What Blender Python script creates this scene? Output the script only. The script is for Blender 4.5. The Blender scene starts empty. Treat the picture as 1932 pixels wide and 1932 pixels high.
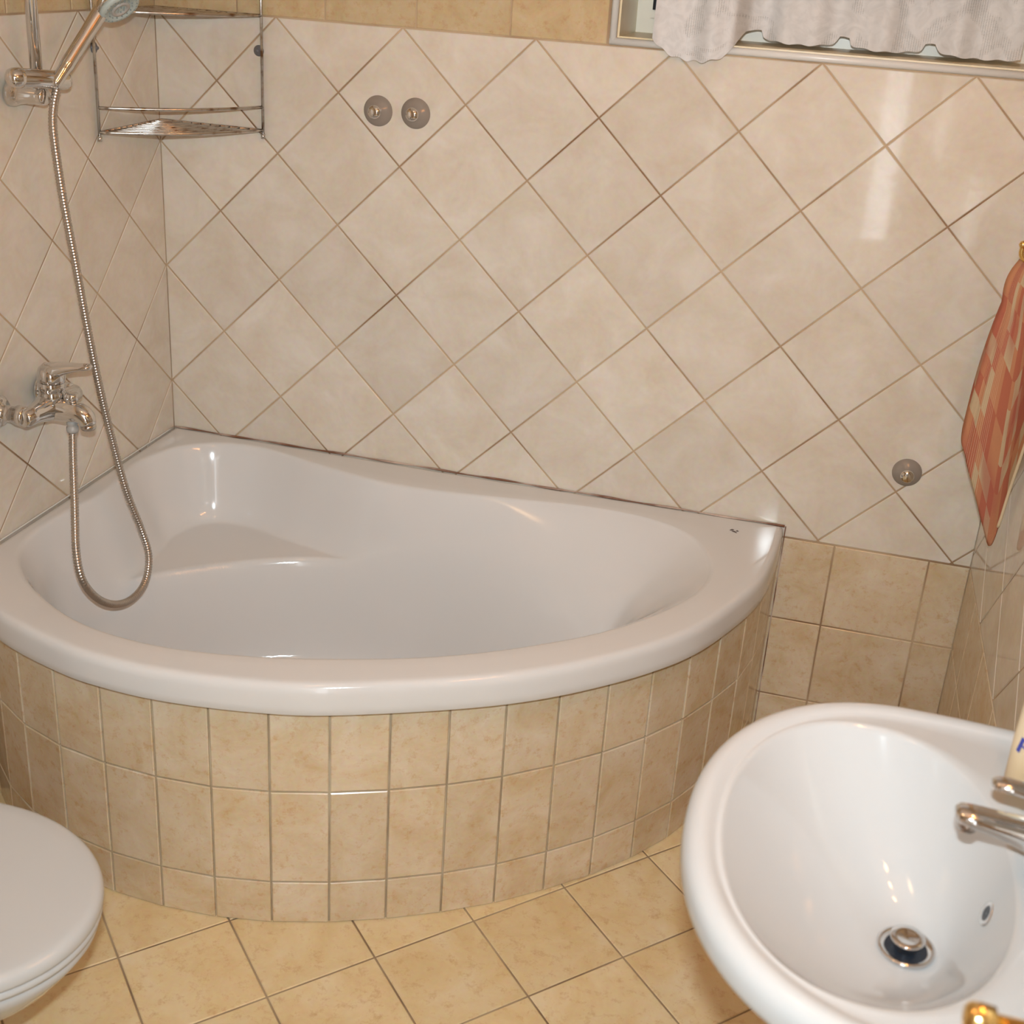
import bpy, bmesh, math, random
import numpy as np
from mathutils import Vector, Matrix

random.seed(7)
sc = bpy.context.scene
col = sc.collection

# ------------------------------------------------------------------ camera
cam_d = bpy.data.cameras.new('camera')
cam = bpy.data.objects.new('camera', cam_d)
col.objects.link(cam)
CAM = Vector((1.5002, -2.5811, 1.6864))
RIGHT = Vector((0.96506, 0.25433, 0.06301))
UP = Vector((-0.15398, 0.35590, 0.92175))
FWD = Vector((-0.21201, 0.89925, -0.38263))
m = Matrix((RIGHT, UP, -FWD)).transposed().to_4x4()
m.translation = CAM
cam.matrix_world = m
cam_d.sensor_fit = 'HORIZONTAL'
cam_d.sensor_width = 36.0
cam_d.lens = 36.0 * 2338.86 / 1932.0
cam_d.shift_x = (966.0 - 984.4) / 1932.0
cam_d.shift_y = (867.33 - 966.0) / 1932.0
cam_d.clip_start = 0.02
cam_d.dof.use_dof = True
cam_d.dof.focus_distance = 2.45
cam_d.dof.aperture_fstop = 6.3
sc.camera = cam

# ------------------------------------------------------------------ world, flash, exposure
world = bpy.data.worlds.new('world')
sc.world = world
world.use_nodes = True
bg = world.node_tree.nodes['Background']
bg.inputs[0].default_value = (0.92, 0.97, 1.0, 1)
bg.inputs[1].default_value = 4.8

fl_d = bpy.data.lights.new('camera_flash', 'AREA')      # the pop-up flash above the lens
fl_d.shape = 'RECTANGLE'
fl_d.size = 0.045
fl_d.size_y = 0.02
fl_d.energy = 17.6
fl_d.color = (0.87, 0.98, 1.04)
fl_d.spread = math.radians(130)
fl = bpy.data.objects.new('camera_flash', fl_d)
col.objects.link(fl)
fpos = CAM + UP * 0.105 + FWD * 0.01
aim = (Vector((0.85, 0.0, 0.95)) - fpos).normalized()
fl.matrix_world = Matrix.Translation(fpos) @ aim.to_track_quat('-Z', 'Y').to_matrix().to_4x4()

sc.view_settings.view_transform = 'Standard'
sc.view_settings.look = 'None'
sc.view_settings.exposure = 0.05
sc.view_settings.gamma = 1.0
sc.view_settings.use_curve_mapping = False
cy = sc.cycles
cy.max_bounces = 6; cy.diffuse_bounces = 4; cy.glossy_bounces = 4; cy.transmission_bounces = 3; cy.transparent_max_bounces = 6
cy.caustics_reflective = False; cy.caustics_refractive = False
cy.use_adaptive_sampling = True; cy.adaptive_threshold = 0.05; cy.use_light_tree = False
BULB = 92.0
GLOBE = 12.0

# ------------------------------------------------------------------ helpers
def tag(o, label=None, cat=None, group=None, kind=None):
    if label: o['label'] = label
    if cat: o['category'] = cat
    if group: o['group'] = group
    if kind: o['kind'] = kind
    return o

def empty(name, loc, label, cat, group=None):
    o = bpy.data.objects.new(name, None)
    col.objects.link(o)
    o.location = loc
    o.empty_display_size = 0.05
    return tag(o, label, cat, group)

def adopt(o, parent):
    if parent is not None:
        o.parent = parent
        o.matrix_parent_inverse = parent.matrix_basis.inverted() if parent.parent is None else \
            (parent.parent.matrix_basis @ parent.matrix_parent_inverse @ parent.matrix_basis).inverted()
    return o

def mesh_data(name, verts, faces, smooth=False, mat=None):
    me = bpy.data.meshes.new(name)
    me.from_pydata([tuple(map(float, v)) for v in verts], [], [tuple(f) for f in faces])
    if smooth:
        me.polygons.foreach_set('use_smooth', [True] * len(me.polygons))
    if mat: me.materials.append(mat)
    me.update()
    return me

def obj(name, verts, faces, mat, parent=None, smooth=False, fix=True):
    me = mesh_data(name, verts, faces, smooth, mat)
    if fix:
        bm = bmesh.new(); bm.from_mesh(me)
        bmesh.ops.recalc_face_normals(bm, faces=bm.faces)
        bm.to_mesh(me); bm.free()
        if smooth: me.polygons.foreach_set('use_smooth', [True] * len(me.polygons))
    o = bpy.data.objects.new(name, me)
    col.objects.link(o)
    return adopt(o, parent)

class MB:
    """collects shapes into one mesh"""
    def __init__(s): s.v = []; s.f = []
    def add(s, v, f):
        n = len(s.v); s.v += [tuple(map(float, q)) for q in v]; s.f += [tuple(i + n for i in q) for q in f]; return s
    def box(s, x0, x1, y0, y1, z0, z1):
        v = [(x, y, z) for x in (x0, x1) for y in (y0, y1) for z in (z0, z1)]
        return s.add(v, [(0, 1, 3, 2), (4, 6, 7, 5), (0, 4, 5, 1), (2, 3, 7, 6), (0, 2, 6, 4), (1, 5, 7, 3)])
    def tube(s, pts, r, n=12, caps=True):
        return s.add(*tube(pts, r, n, caps))
    def lathe(s, prof, base, axis, n=32, caps=True):
        return s.add(*lathe(prof, base, axis, n, caps))
    def build(s, name, mat, parent=None, smooth=False):
        return obj(name, s.v, s.f, mat, parent, smooth)

def frame_of(ax):
    ax = Vector(ax).normalized()
    h = Vector((0, 0, 1)) if abs(ax.z) < 0.9 else Vector((1, 0, 0))
    u = ax.cross(h).normalized(); w = ax.cross(u).normalized()
    return ax, u, w

def lathe(prof, base, axis, n=32, caps=True):
    """prof: list of (distance along axis, radius)"""
    ax, u, w = frame_of(axis); base = Vector(base); v = []; f = []
    for h, r in prof:
        for k in range(n):
            a = 2 * math.pi * k / n
            v.append(base + ax * h + (u * math.cos(a) + w * math.sin(a)) * max(r, 1e-5))
    for i in range(len(prof) - 1):
        for k in range(n):
            f.append((i * n + k, i * n + (k + 1) % n, (i + 1) * n + (k + 1) % n, (i + 1) * n + k))
    if caps:
        f.append(tuple(range(n))); f.append(tuple((len(prof) - 1) * n + k for k in range(n)))
    return v, f

def tube(pts, r, n=12, caps=True, closed=False):
    P = [Vector(p) for p in pts]; m_ = len(P)
    rr = r if hasattr(r, '__len__') else [r] * m_
    T = []
    for i in range(m_):
        if closed: t = P[(i + 1) % m_] - P[i - 1]
        else: t = P[min(i + 1, m_ - 1)] - P[max(i - 1, 0)]
        T.append(t.normalized())
    _, u, _ = frame_of(T[0]); v = []; f = []
    for i in range(m_):
        u = (u - T[i] * u.dot(T[i])).normalized(); w = T[i].cross(u)
        for k in range(n):
            a = 2 * math.pi * k / n
            v.append(P[i] + (u * math.cos(a) + w * math.sin(a)) * rr[i])
    for i in range(m_ if closed else m_ - 1):
        j = (i + 1) % m_
        for k in range(n):
            f.append((i * n + k, i * n + (k + 1) % n, j * n + (k + 1) % n, j * n + k))
    if caps and not closed:
        f.append(tuple(range(n))); f.append(tuple((m_ - 1) * n + k for k in range(n)))
    return v, f

def catmull(pts, per=8, closed=False):
    P = [np.array(p, float) for p in pts]; n = len(P); out = []
    rng = range(n) if closed else range(n - 1)
    for i in rng:
        if closed: a, b, c, d = P[i - 1], P[i], P[(i + 1) % n], P[(i + 2) % n]
        else: a, b, c, d = P[max(i - 1, 0)], P[i], P[i + 1], P[min(i + 2, n - 1)]
        for k in range(per):
            t = k / per
            out.append(0.5 * (2 * b + (c - a) * t + (2 * a - 5 * b + 4 * c - d) * t * t + (3 * b - a - 3 * c + d) * t ** 3))
    if not closed: out.append(P[-1])
    return np.array(out)

def sstep(t):
    t = np.clip(t, 0, 1); return t * t * (3 - 2 * t)

def rings_mesh(rings, close_last=True, close_first=False):
    n = len(rings[0]); v = [p for r in rings for p in r]; f = []
    for i in range(len(rings) - 1):
        for k in range(n):
            f.append((i * n + k, i * n + (k + 1) % n, (i + 1) * n + (k + 1) % n, (i + 1) * n + k))
    if close_last: f.append(tuple((len(rings) - 1) * n + k for k in range(n)))
    if close_first: f.append(tuple(range(n)))
    return v, f

# ------------------------------------------------------------------ materials
def new_mat(name):
    mt = bpy.data.materials.new(name); mt.use_nodes = True
    nt = mt.node_tree; return mt, nt, nt.nodes['Principled BSDF']

def plain(name, c, rough=0.4, metal=0.0, spec=0.5, **kw):
    mt, nt, b = new_mat(name)
    b.inputs['Base Color'].default_value = (*c, 1); b.inputs['Roughness'].default_value = rough
    b.inputs['Metallic'].default_value = metal; b.inputs['Specular IOR Level'].default_value = spec
    for k, v in kw.items(): b.inputs[k].default_value = v
    return mt

def N(nt, t, **kw):
    n = nt.nodes.new(t)
    for k, v in kw.items(): setattr(n, k, v)
    return n

def ramp(nt, stops):
    r = N(nt, 'ShaderNodeValToRGB'); e = r.color_ramp.elements
    while len(e) < len(stops): e.new(0.5)
    for q, (p, c) in zip(e, stops): q.position = p; q.color = (*c, 1) if len(c) == 3 else c
    return r

def tile_mat(name, light, mid, dark, scale, rough, contrast=1.0, bump=0.02, spot=None):
    """glazed stoneware: clouded colour that differs a little from tile to tile"""
    mt, nt, b = new_mat(name); L = nt.links.new
    tc = N(nt, 'ShaderNodeTexCoord'); oi = N(nt, 'ShaderNodeObjectInfo')
    off = N(nt, 'ShaderNodeVectorMath', operation='MULTIPLY_ADD')
    cmb = N(nt, 'ShaderNodeCombineXYZ')
    L(oi.outputs['Random'], cmb.inputs[0]); L(oi.outputs['Random'], cmb.inputs[1]); L(oi.outputs['Random'], cmb.inputs[2])
    off.inputs[1].default_value = (37.0, 53.0, 71.0)
    L(cmb.outputs[0], off.inputs[0]); L(tc.outputs['Object'], off.inputs[2])
    n1 = N(nt, 'ShaderNodeTexNoise'); n1.inputs['Scale'].default_value = scale
    n1.inputs['Detail'].default_value = 4; n1.inputs['Roughness'].default_value = 0.62
    n1.inputs['Distortion'].default_value = 0.6
    L(off.outputs[0], n1.inputs['Vector'])
    r1 = ramp(nt, [(0.5 - 0.22 / contrast, dark), (0.5, mid), (0.5 + 0.2 / contrast, light)])
    L(n1.outputs['Fac'], r1.inputs[0])
    n2 = N(nt, 'ShaderNodeTexNoise'); n2.inputs['Scale'].default_value = scale * 9
    n2.inputs['Detail'].default_value = 2
    L(off.outputs[0], n2.inputs['Vector'])
    mx = N(nt, 'ShaderNodeMix', data_type='RGBA', blend_type='OVERLAY'); mx.inputs['Factor'].default_value = 0.12
    L(r1.outputs[0], mx.inputs['A']); L(n2.outputs['Color'], mx.inputs['B'])
    out = mx.outputs['Result']
    if spot:
        n3 = N(nt, 'ShaderNodeTexNoise'); n3.inputs['Scale'].default_value = scale * 4.5
        n3.inputs['Detail'].default_value = 5; n3.inputs['Roughness'].default_value = 0.75
        L(off.outputs[0], n3.inputs['Vector'])
        r3 = ramp(nt, [(0.53, (0, 0, 0)), (0.72, (1, 1, 1))]); L(n3.outputs['Fac'], r3.inputs[0])
        sc_ = N(nt, 'ShaderNodeMath', operation='MULTIPLY'); sc_.inputs[1].default_value = 0.62
        L(r3.outputs[0], sc_.inputs[0])
        m3 = N(nt, 'ShaderNodeMix', data_type='RGBA'); L(sc_.outputs[0], m3.inputs['Factor'])
        L(out, m3.inputs['A']); m3.inputs['B'].default_value = (*spot, 1); out = m3.outputs['Result']
    hv = N(nt, 'ShaderNodeHueSaturation')
    mr = N(nt, 'ShaderNodeMapRange'); mr.inputs['To Min'].default_value = 0.95; mr.inputs['To Max'].default_value = 1.05
    L(oi.outputs['Random'], mr.inputs['Value']); L(mr.outputs[0], hv.inputs['Value']); L(out, hv.inputs['Color'])
    L(hv.outputs[0], b.inputs['Base Color'])
    b.inputs['Roughness'].default_value = rough
    bp = N(nt, 'ShaderNodeBump'); bp.inputs['Strength'].default_value = bump; bp.inputs['Distance'].default_value = 0.004
    n4 = N(nt, 'ShaderNodeTexNoise'); n4.inputs['Scale'].default_value = 28.0; n4.inputs['Detail'].default_value = 1
    L(off.outputs[0], n4.inputs['Vector']); L(n4.outputs['Fac'], bp.inputs['Height']); L(bp.outputs[0], b.inputs['Normal'])
    return mt

def mottled(name, c1, c2, scale, rough, lo=0.4, hi=0.62, spec=0.5):
    mt, nt, b = new_mat(name); L = nt.links.new
    tc = N(nt, 'ShaderNodeTexCoord'); n1 = N(nt, 'ShaderNodeTexNoise')
    n1.inputs['Scale'].default_value = scale; n1.inputs['Detail'].default_value = 5
    L(tc.outputs['Object'], n1.inputs['Vector'])
    r = ramp(nt, [(lo, c1), (hi, c2)]); L(n1.outputs['Fac'], r.inputs[0]); L(r.outputs[0], b.inputs['Base Color'])
    b.inputs['Roughness'].default_value = rough; b.inputs['Specular IOR Level'].default_value = spec
    return mt

M = {}
M['diamond'] = tile_mat('pale_wall_tile', (0.715, 0.650, 0.565), (0.665, 0.590, 0.492), (0.615, 0.525, 0.415), 9.0, 0.05, 0.9, 0.008)
M['sand'] = tile_mat('sand_wall_tile', (0.700, 0.590, 0.445), (0.650, 0.520, 0.355), (0.580, 0.425, 0.248), 12.0, 0.20, 1.0, 0.02, spot=(0.50, 0.27, 0.11))
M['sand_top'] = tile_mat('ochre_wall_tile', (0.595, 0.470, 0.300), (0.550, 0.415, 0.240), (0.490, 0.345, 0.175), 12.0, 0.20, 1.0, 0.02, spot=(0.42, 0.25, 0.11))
M['floor'] = tile_mat('sand_floor_tile', (0.795, 0.675, 0.455), (0.755, 0.605, 0.352), (0.690, 0.510, 0.262), 10.0, 0.33, 0.9, 0.02, spot=(0.54, 0.31, 0.13))
M['grout'] = mottled('wall_grout', (0.23, 0.125, 0.06), (0.50, 0.365, 0.23), 3.5, 0.8, 0.34, 0.56)
M['grout_panel'] = mottled('panel_grout', (0.36, 0.27, 0.17), (0.52, 0.43, 0.30), 9.0, 0.8)
M['grout_floor'] = mottled('floor_grout', (0.22, 0.145, 0.085), (0.42, 0.325, 0.21), 5.0, 0.85)
M['acrylic'] = plain('white_acrylic', (0.680, 0.665, 0.648), 0.09, 0, 0.5)
M['ceramic'] = plain('white_ceramic', (0.565, 0.57, 0.565), 0.07, 0, 0.55)
M['plastic_white'] = plain('white_plastic', (0.57, 0.575, 0.565), 0.16)
M['chrome'] = plain('chrome', (0.72, 0.71, 0.70), 0.07, 1.0)
M['wire'] = mottled('worn_chrome_wire', (0.62, 0.60, 0.57), (0.25, 0.15, 0.09), 45.0, 0.20, 0.50, 0.70)
M['wire'].node_tree.nodes['Principled BSDF'].inputs['Metallic'].default_value = 1.0
M['hose'] = plain('hose_steel', (0.52, 0.47, 0.42), 0.28, 1.0)
M['dark'] = plain('dark_hole', (0.02, 0.025, 0.035), 0.3)
M['brass'] = plain('brass', (0.86, 0.58, 0.22), 0.16, 1.0)
M['head_face'] = plain('grey_spray_face', (0.44, 0.49, 0.46), 0.35)
M['head_ring'] = plain('grey_spray_ring', (0.40, 0.375, 0.345), 0.4)
M['cup_dark'] = plain('dark_grey_rubber', (0.13, 0.125, 0.13), 0.25)
M['nozzle'] = plain('grey_nozzle', (0.25, 0.29, 0.28), 0.5)
M['seal'] = mottled('stained_sealant', (0.20, 0.085, 0.045), (0.58, 0.44, 0.36), 9.0, 0.55, 0.42, 0.6)
M['plaster'] = mottled('white_plaster', (0.74, 0.71, 0.66), (0.80, 0.77, 0.72), 3.0, 0.9)
M['trim'] = plain('white_tile_trim', (0.72, 0.70, 0.66), 0.3)
M['sill'] = mottled('cream_sill', (0.72, 0.60, 0.37), (0.78, 0.68, 0.47), 6.0, 0.35)
M['pvc'] = plain('white_window_frame', (0.84, 0.78, 0.66), 0.3)
M['paint'] = plain('white_door_paint', (0.75, 0.72, 0.67), 0.4)
M['glass'] = plain('window_glass', (0.9, 0.95, 0.95), 0.02, 0, 0.5, **{'Transmission Weight': 1.0, 'IOR': 1.45})
M['ink'] = plain('blue_ink', (0.04, 0.05, 0.30), 0.5)
M['mark'] = plain('dark_chip', (0.09, 0.06, 0.05), 0.6)
mt, nt, b = new_mat('lamp_bulb')
b.inputs['Base Color'].default_value = (0.9, 0.8, 0.6, 1)
b.inputs['Emission Color'].default_value = (1.0, 0.43, 0.14, 1)
b.inputs['Emission Strength'].default_value = BULB
M['bulb'] = mt

# smoky translucent suction cup
mt, nt, b = new_mat('smoky_plastic')
b.inputs['Base Color'].default_value = (0.35, 0.29, 0.24, 1); b.inputs['Roughness'].default_value = 0.16
b.inputs['Alpha'].default_value = 0.82
M['cup'] = mt

# bottle, peach shower gel behind clear-ish plastic
mt, nt, b = new_mat('cream_bottle'); L = nt.links.new
tc = N(nt, 'ShaderNodeTexCoord'); sx = N(nt, 'ShaderNodeSeparateXYZ'); L(tc.outputs['Object'], sx.inputs[0])
r = ramp(nt, [(0.0, (0.72, 0.53, 0.31)), (0.45, (0.70, 0.55, 0.36)), (0.75, (0.62, 0.56, 0.42)), (1.0, (0.55, 0.52, 0.42))])
mr = N(nt, 'ShaderNodeMapRange'); mr.inputs['From Min'].default_value = 0.84; mr.inputs['From Max'].default_value = 1.04
L(sx.outputs[2], mr.inputs['Value']); L(mr.outputs[0], r.inputs[0]); L(r.outputs[0], b.inputs['Base Color'])
b.inputs['Roughness'].default_value = 0.25
M['bottle'] = mt

# checked towel (pattern woven in the cloth, in its own UV space)
mt, nt, b = new_mat('checked_towel'); L = nt.links.new
uv = N(nt, 'ShaderNodeUVMap'); sx = N(nt, 'ShaderNodeSeparateXYZ'); L(uv.outputs[0], sx.inputs[0])
ck = N(nt, 'ShaderNodeTexChecker'); ck.inputs['Scale'].default_value = 1.0
mp = N(nt, 'ShaderNodeMapping'); mp.inputs['Scale'].default_value = (14.0, 9.0, 1); L(uv.outputs[0], mp.inputs[0])
L(mp.outputs[0], ck.inputs['Vector']); ck.inputs['Color1'].default_value = (0.40, 0.130, 0.075, 1); ck.inputs['Color2'].default_value = (0.46, 0.205, 0.105, 1)
ck2 = N(nt, 'ShaderNodeTexChecker'); mp2 = N(nt, 'ShaderNodeMapping'); mp2.inputs['Scale'].default_value = (7.0, 4.5, 1)
ck2.inputs['Scale'].default_value = 1.0
L(uv.outputs[0], mp2.inputs[0]); L(mp2.outputs[0], ck2.inputs['Vector']); ck2.inputs['Color1'].default_value = (1, 1, 1, 1); ck2.inputs['Color2'].default_value = (0, 0, 0, 1)
ck3 = N(nt, 'ShaderNodeTexChecker'); mp3 = N(nt, 'ShaderNodeMapping'); mp3.inputs['Scale'].default_value = (14.0, 9.0, 1); mp3.inputs['Location'].default_value = (0.5, 0.5, 0)
ck3.inputs['Scale'].default_value = 1.0
L(uv.outputs[0], mp3.inputs[0]); L(mp3.outputs[0], ck3.inputs['Vector']); ck3.inputs['Color1'].default_value = (1, 1, 1, 1); ck3.inputs['Color2'].default_value = (0, 0, 0, 1)
mul = N(nt, 'ShaderNodeMath', operation='MULTIPLY'); L(ck2.outputs['Fac'], mul.inputs[0]); L(ck3.outputs['Fac'], mul.inputs[1])
mxa = N(nt, 'ShaderNodeMix', data_type='RGBA'); L(mul.outputs[0], mxa.inputs['Factor']); L(ck.outputs['Color'], mxa.inputs['A'])
mxa.inputs['B'].default_value = (0.47, 0.345, 0.21, 1)
nz = N(nt, 'ShaderNodeTexNoise'); nz.inputs['Scale'].default_value = 220; L(uv.outputs[0], nz.inputs['Vector'])
nb = N(nt, 'ShaderNodeTexNoise'); nb.inputs['Scale'].default_value = 5; L(uv.outputs[0], nb.inputs['Vector'])
rb = ramp(nt, [(0.46, (0, 0, 0)), (0.6, (1, 1, 1))]); L(nb.outputs['Fac'], rb.inputs[0])
mulb = N(nt, 'ShaderNodeMath', operation='MULTIPLY'); mulb.inputs[1].default_value = 0.6; L(rb.outputs[0], mulb.inputs[0])
mxb = N(nt, 'ShaderNodeMix', data_type='RGBA'); L(mulb.outputs[0], mxb.inputs['Factor']); L(mxa.outputs['Result'], mxb.inputs['A'])
mxb.inputs['B'].default_value = (0.36, 0.10, 0.07, 1)
wv = N(nt, 'ShaderNodeTexWave'); wv.inputs['Scale'].default_value = 26.0; wv.bands_direction = 'X'; L(uv.outputs[0], wv.inputs['Vector'])
rw = ramp(nt, [(0.9, (0, 0, 0)), (0.97, (1, 1, 1))]); L(wv.outputs['Fac'], rw.inputs[0])
gate = N(nt, 'ShaderNodeTexWave'); gate.inputs['Scale'].default_value = 0.72; gate.inputs['Phase Offset'].default_value = 1.2; gate.bands_direction = 'X'; L(uv.outputs[0], gate.inputs['Vector'])
rg = ramp(nt, [(0.80, (0, 0, 0)), (0.83, (1, 1, 1))]); L(gate.outputs['Fac'], rg.inputs[0])
mulw = N(nt, 'ShaderNodeMath', operation='MULTIPLY'); L(rw.outputs[0], mulw.inputs[0]); L(rg.outputs[0], mulw.inputs[1])
mulx = N(nt, 'ShaderNodeMath', operation='MULTIPLY'); mulx.inputs[1].default_value = 0.75; L(mulw.outputs[0], mulx.inputs[0])
mxc = N(nt, 'ShaderNodeMix', data_type='RGBA'); L(mulx.outputs[0], mxc.inputs['Factor']); L(mxb.outputs['Result'], mxc.inputs['A'])
mxc.inputs['B'].default_value = (0.60, 0.42, 0.27, 1)
L(mxc.outputs['Result'], b.inputs['Base Color']); b.inputs['Roughness'].default_value = 0.95; b.inputs['Specular IOR Level'].default_value = 0.1
bp = N(nt, 'ShaderNodeBump'); bp.inputs['Strength'].default_value = 0.4; bp.inputs['Distance'].default_value = 0.002
L(nz.outputs['Fac'], bp.inputs['Height']); L(bp.outputs[0], b.inputs['Normal'])
M['towel'] = mt
M['hem'] = plain('cream_hem', (0.66, 0.52, 0.34), 0.9, 0, 0.1)

# lace: white net whose mesh of tiny holes lets one see through
mt, nt, b = new_mat('white_lace'); L = nt.links.new
uv = N(nt, 'ShaderNodeUVMap')
mp = N(nt, 'ShaderNodeMapping'); mp.inputs['Scale'].default_value = (1, 1.6, 1); L(uv.outputs[0], mp.inputs[0])
vo = N(nt, 'ShaderNodeTexVoronoi'); vo.inputs['Scale'].default_value = 230.0; vo.inputs['Randomness'].default_value = 0.12; L(mp.outputs[0], vo.inputs['Vector'])
hole = ramp(nt, [(0.30, (1, 1, 1)), (0.40, (0, 0, 0))]); L(vo.outputs['Distance'], hole.inputs[0])
nb = N(nt, 'ShaderNodeTexNoise'); nb.inputs['Scale'].default_value = 11.0; nb.inputs['Detail'].default_value = 3; nb.inputs['Distortion'].default_value = 1.5; L(uv.outputs[0], nb.inputs['Vector'])
reg = ramp(nt, [(0.54, (0, 0, 0)), (0.60, (1, 1, 1))]); L(nb.outputs['Fac'], reg.inputs[0])
mh = N(nt, 'ShaderNodeMath', operation='MULTIPLY'); L(hole.outputs[0], mh.inputs[0]); L(reg.outputs[0], mh.inputs[1])
ma = N(nt, 'ShaderNodeMath', operation='MULTIPLY_ADD'); ma.inputs[1].default_value = -0.34; ma.inputs[2].default_value = 0.93; L(mh.outputs[0], ma.inputs[0])
L(ma.outputs[0], b.inputs['Alpha'])
n2 = N(nt, 'ShaderNodeTexNoise'); n2.inputs['Scale'].default_value = 26.0; n2.inputs['Detail'].default_value = 4; n2.inputs['Distortion'].default_value = 2.5; L(uv.outputs[0], n2.inputs['Vector'])
rc = ramp(nt, [(0.36, (0.64, 0.635, 0.63)), (0.62, (0.72, 0.715, 0.71))]); L(n2.outputs['Fac'], rc.inputs[0]); L(rc.outputs[0], b.inputs['Base Color'])
b.inputs['Roughness'].default_value = 0.9; b.inputs['Specular IOR Level'].default_value = 0.1
tr = N(nt, 'ShaderNodeBsdfTranslucent'); tr.inputs['Color'].default_value = (0.8, 0.78, 0.75, 1)
M['lace'] = mt

# ------------------------------------------------------------------ tiles
D = 0.203 * math.sqrt(2.0)             # diagonal of a tile with its joint
GR = 0.0034                            # joint width
XR, YF, ZC = 1.905, -3.30, 2.45        # right wall, wall behind the camera, ceiling
Z_LO, Z_ROW7, Z_HI = 0.503, 0.5075, 1.512

def clip_rect(poly, x0, x1, y0, y1):
    for ax, lim, sg in ((0, x0, 1), (0, x1, -1), (1, y0, 1), (1, y1, -1)):
        out = []
        for i in range(len(poly)):
            a, c = poly[i - 1], poly[i]
            da, dc = sg * (a[ax] - lim), sg * (c[ax] - lim)
            if (da >= 0) != (dc >= 0):
                t = da / (da - dc); out.append((a[0] + t * (c[0] - a[0]), a[1] + t * (c[1] - a[1])))
            if dc >= 0: out.append(c)
        poly = out
        if len(poly) < 3: return []
    res = []
    for q in poly:
        if not res or math.hypot(q[0] - res[-1][0], q[1] - res[-1][1]) > 1e-4: res.append(q)
    if len(res) > 1 and math.hypot(res[0][0] - res[-1][0], res[0][1] - res[-1][1]) < 1e-4: res.pop()
    return res if len(res) >= 3 else []

def area(poly):
    return 0.5 * sum(poly[i - 1][0] * poly[i][1] - poly[i][0] * poly[i - 1][1] for i in range(len(poly)))

def inset(poly, c):
    n = len(poly); out = []
    for i in range(n):
        p, q, r_ = np.array(poly[i - 1]), np.array(poly[i]), np.array(poly[(i + 1) % n])
        d1 = (q - p) / np.linalg.norm(q - p); d2 = (r_ - q) / np.linalg.norm(r_ - q)
        n1 = np.array((-d1[1], d1[0])); n2 = np.array((-d2[1], d2[0]))
        k = 1 + n1 @ n2
        mvec = (n1 + n2) / max(k, 0.35)
        out.append(tuple(q + mvec * c))
    return out

tile_cache = {}
def tile_obj(poly, place, mat, parent, th=0.006, ch=0.0016, jitter=0.0005):
    """poly: counter-clockwise outline in the surface's (u, v); place(u, v) -> 4x4 matrix with its face up the normal"""
    if area(poly) < 0: poly = poly[::-1]
    if area(poly) < 1.2e-4: return None
    cu = sum(p[0] for p in poly) / len(poly); cv = sum(p[1] for p in poly) / len(poly)
    loc = [(p[0] - cu, p[1] - cv) for p in poly]
    key = (mat.name, tuple((round(a, 4), round(c, 4)) for a, c in loc))
    me = tile_cache.get(key)
    if me is None:
        n = len(loc); ins = inset(loc, ch)
        v = [(a, c, -th) for a, c in loc] + [(a, c, -ch * 0.8) for a, c in loc] + [(a, c, 0) for a, c in ins]
        f = []
        for i in range(n):
            j = (i + 1) % n
            f += [(i, j, n + j, n + i), (n + i, n + j, 2 * n + j, 2 * n + i)]
        f += [tuple(range(2 * n, 3 * n)), tuple(range(n - 1, -1, -1))]
        me = mesh_data('tile', v, f, False, mat); tile_cache[key] = me
    o = bpy.data.objects.new('tile', me); col.objects.link(o)
    j = Matrix.Rotation(random.uniform(-jitter, jitter), 4, 'X') @ Matrix.Rotation(random.uniform(-jitter, jitter), 4, 'Y')
    o.matrix_world = place(cu, cv) @ j
    o.parent = parent
    return o

def surf(origin, U, V):
    U, V = Vector(U), Vector(V); W = U.cross(V); O = Vector(origin)
    def place(u, v):
        mm = Matrix((U, V, W)).transposed().to_4x4(); mm.translation = O + U * u + V * v; return mm
    return place

def diamonds(parent, place, u0, u1, v0, v1, un, vn, mat):
    """tiles on their corner; (un, vn) is one lattice node"""
    h = D / 2; g = GR / math.sqrt(2.0); c = 0
    for i in range(-30, 30):
        for k in range(-16, 16):
            if (i + k) % 2: continue
            cu, cv = un + i * h, vn + k * h + h        # tile centre is half a diagonal above a node
            if cu < u0 - h or cu > u1 + h or cv < v0 - h or cv > v1 + h: continue
            p = [(cu, cv - h + g), (cu + h - g, cv), (cu, cv + h - g), (cu - h + g, cv)]
            p = clip_rect(p, u0 + GR / 2, u1 - GR / 2, v0 + GR / 2, v1 - GR / 2)
            if p and tile_obj(p, place, mat, parent): c += 1
    return c

def straight(parent, place, u0, u1, v0, v1, us, vs, mat, step=0.203):
    """square tiles; us, vs is one joint crossing"""
    i0 = int(math.floor((u0 - us) / step)); i1 = int(math.ceil((u1 - us) / step))
    k0 = int(math.floor((v0 - vs) / step)); k1 = int(math.ceil((v1 - vs) / step))
    for i in range(i0, i1):
        for k in range(k0, k1):
            a, c = us + i * step, vs + k * step; g = GR / 2
            p = clip_rect([(a + g, c + g), (a + step - g, c + g), (a + step - g, c + step - g), (a + g, c + step - g)],
                          u0 + g, u1 - g, v0 + g, v1 - g)
            if p: tile_obj(p, place, mat, parent)

E0 = 0.0016     # the joints lie this far behind the tile faces
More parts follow.
